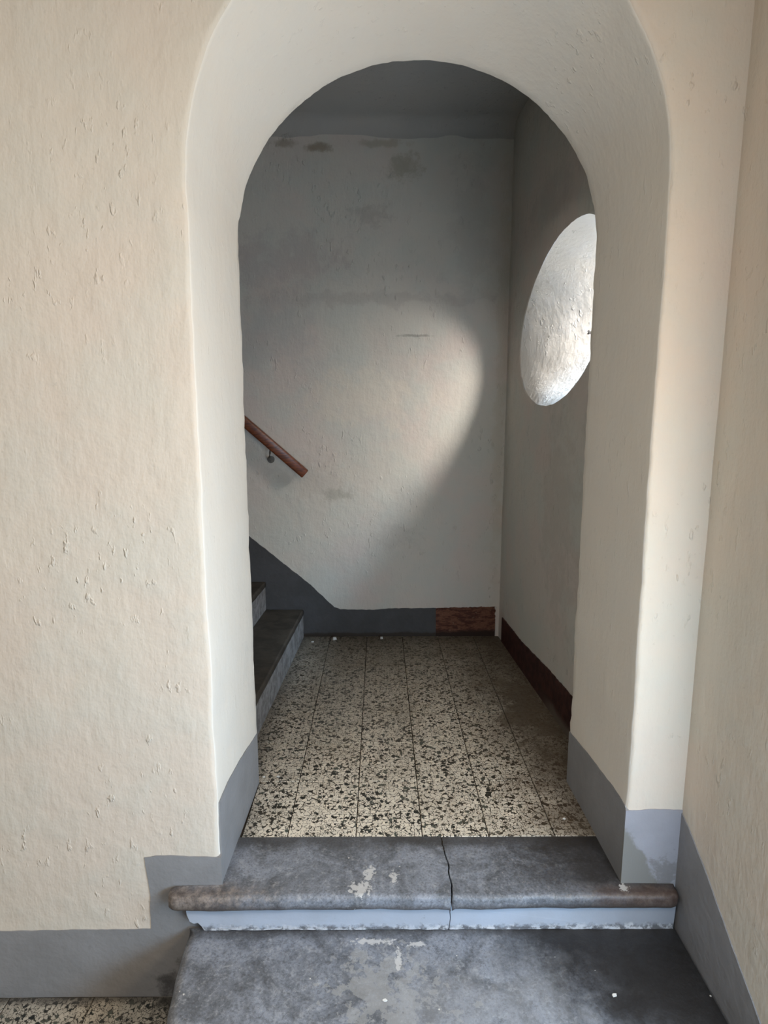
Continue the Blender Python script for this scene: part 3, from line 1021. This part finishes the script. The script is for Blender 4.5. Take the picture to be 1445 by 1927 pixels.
def tube(pts, r, n=8):
    rings = []
    pts = [Vector(p) for p in pts]
    for i, p in enumerate(pts):
        t = (pts[min(i + 1, len(pts) - 1)] - pts[max(i - 1, 0)]).normalized()
        a = t.orthogonal().normalized()
        b = t.cross(a)
        rings.append([p + (a * cos(2 * pi * k / n) + b * sin(2 * pi * k / n)) * r for k in range(n)])
    vs = [tuple(q) for rg in rings for q in rg]
    fs = [tuple(range(n))[::-1], tuple(range((len(rings) - 1) * n, len(rings) * n))]
    for i in range(len(rings) - 1):
        for j in range(n):
            fs.append((i * n + j, i * n + (j + 1) % n, (i + 1) * n + (j + 1) % n, (i + 1) * n + j))
    return vs, fs


_vs, _fs = tube(LATCH, 0.0055, 8)
mesh('latch', _vs, _fs, m_winfr, win, True)
for s in (0.235, 1.15, 2.0):
    q = p0 + ax * s - upv * (hh - 0.002)
    curve = [q, q + Vector((-0.004, 0.004, -0.02)), q + Vector((-0.010, 0.018, -0.045)), q + Vector((-0.012, 0.045, -0.058)), Vector((q.x - 0.012, DB - 0.001, q.z - 0.060))]
    vs, fs = tube(curve, 0.0055)
    br = child(mesh('bracket', vs, fs, m_iron, None, True), rail)
    vs, fs = [], []
    c = Vector((q.x - 0.012, DB, q.z - 0.060))
    for y in (-0.007, 0.004):
        vs += [(c.x + 0.021 * cos(2 * pi * k / 20), c.y + y, c.z + 0.021 * sin(2 * pi * k / 20)) for k in range(20)]
    fs = [tuple(range(20)), tuple(range(20, 40))[::-1]] + [(k, (k + 1) % 20, 20 + (k + 1) % 20, 20 + k) for k in range(20)]
    pl = mesh('wall_plate', vs, fs, m_iron)
    pl.parent = br

# ------------------------------------------------------------------ fallen plaster flakes


def flake(x, y, z, r, tall, label, group, rz=0.0):
    n = 9
    top, bot = [], []
    for k in range(n):
        a = 2 * pi * k / n + rz
        rr = r * R(0.6, 1.1)
        top.append((rr * 0.8 * cos(a), rr * 0.8 * sin(a) * 0.7, tall * R(0.7, 1.1)))
        bot.append((rr * cos(a), rr * sin(a) * 0.7, 0))
    fs = [tuple(range(n))[::-1], tuple(range(n, 2 * n))] + [(k, (k + 1) % n, n + (k + 1) % n, n + k) for k in range(n)]
    o = mesh('plaster_flake', bot + top, fs, m_flake)
    o.location = (x, y, z)
    return tag(o, label, 'flake', group)


g1 = 'plaster flakes along the back skirting'
flake(-0.268, 3.46, 0.0006, 0.014, 0.014, 'curled white plaster flake propped against the dark grey back skirting', g1)
flake(0.012, 3.47, 0.0006, 0.010, 0.012, 'forked white plaster flake standing at the middle of the dark grey back skirting', g1)
flake(-0.395, 3.42, 0.0006, 0.010, 0.006, 'small white crumb on the floor at the foot of the first stair', g1)
g2 = 'white chips on the terrazzo by the left jamb'
flake(-0.378, 2.085, 0.0006, 0.009, 0.004, 'larger white chip lying on the terrazzo beside the left jamb', g2)
flake(-0.432, 2.082, 0.0006, 0.006, 0.004, 'smaller white chip almost touching the skirting of the left jamb', g2)
flake(0.615, 1.84, 0.0006, 0.006, 0.004, 'small white chip on the grimy terrazzo by the right jamb', None)
g3 = 'white chips on the stone step'
flake(0.012, 1.325, ZS, 0.008, 0.0015, 'round white paint chip in the middle of the grey stone step', g3)
flake(0.60, 1.335, ZS, 0.009, 0.0015, 'white paint chip on the grimy dark end of the stone step', g3)
flake(-0.505, 1.345, ZS - 0.003, 0.006, 0.0035, 'white paint chip on the rounded side edge of the stone step', g3)
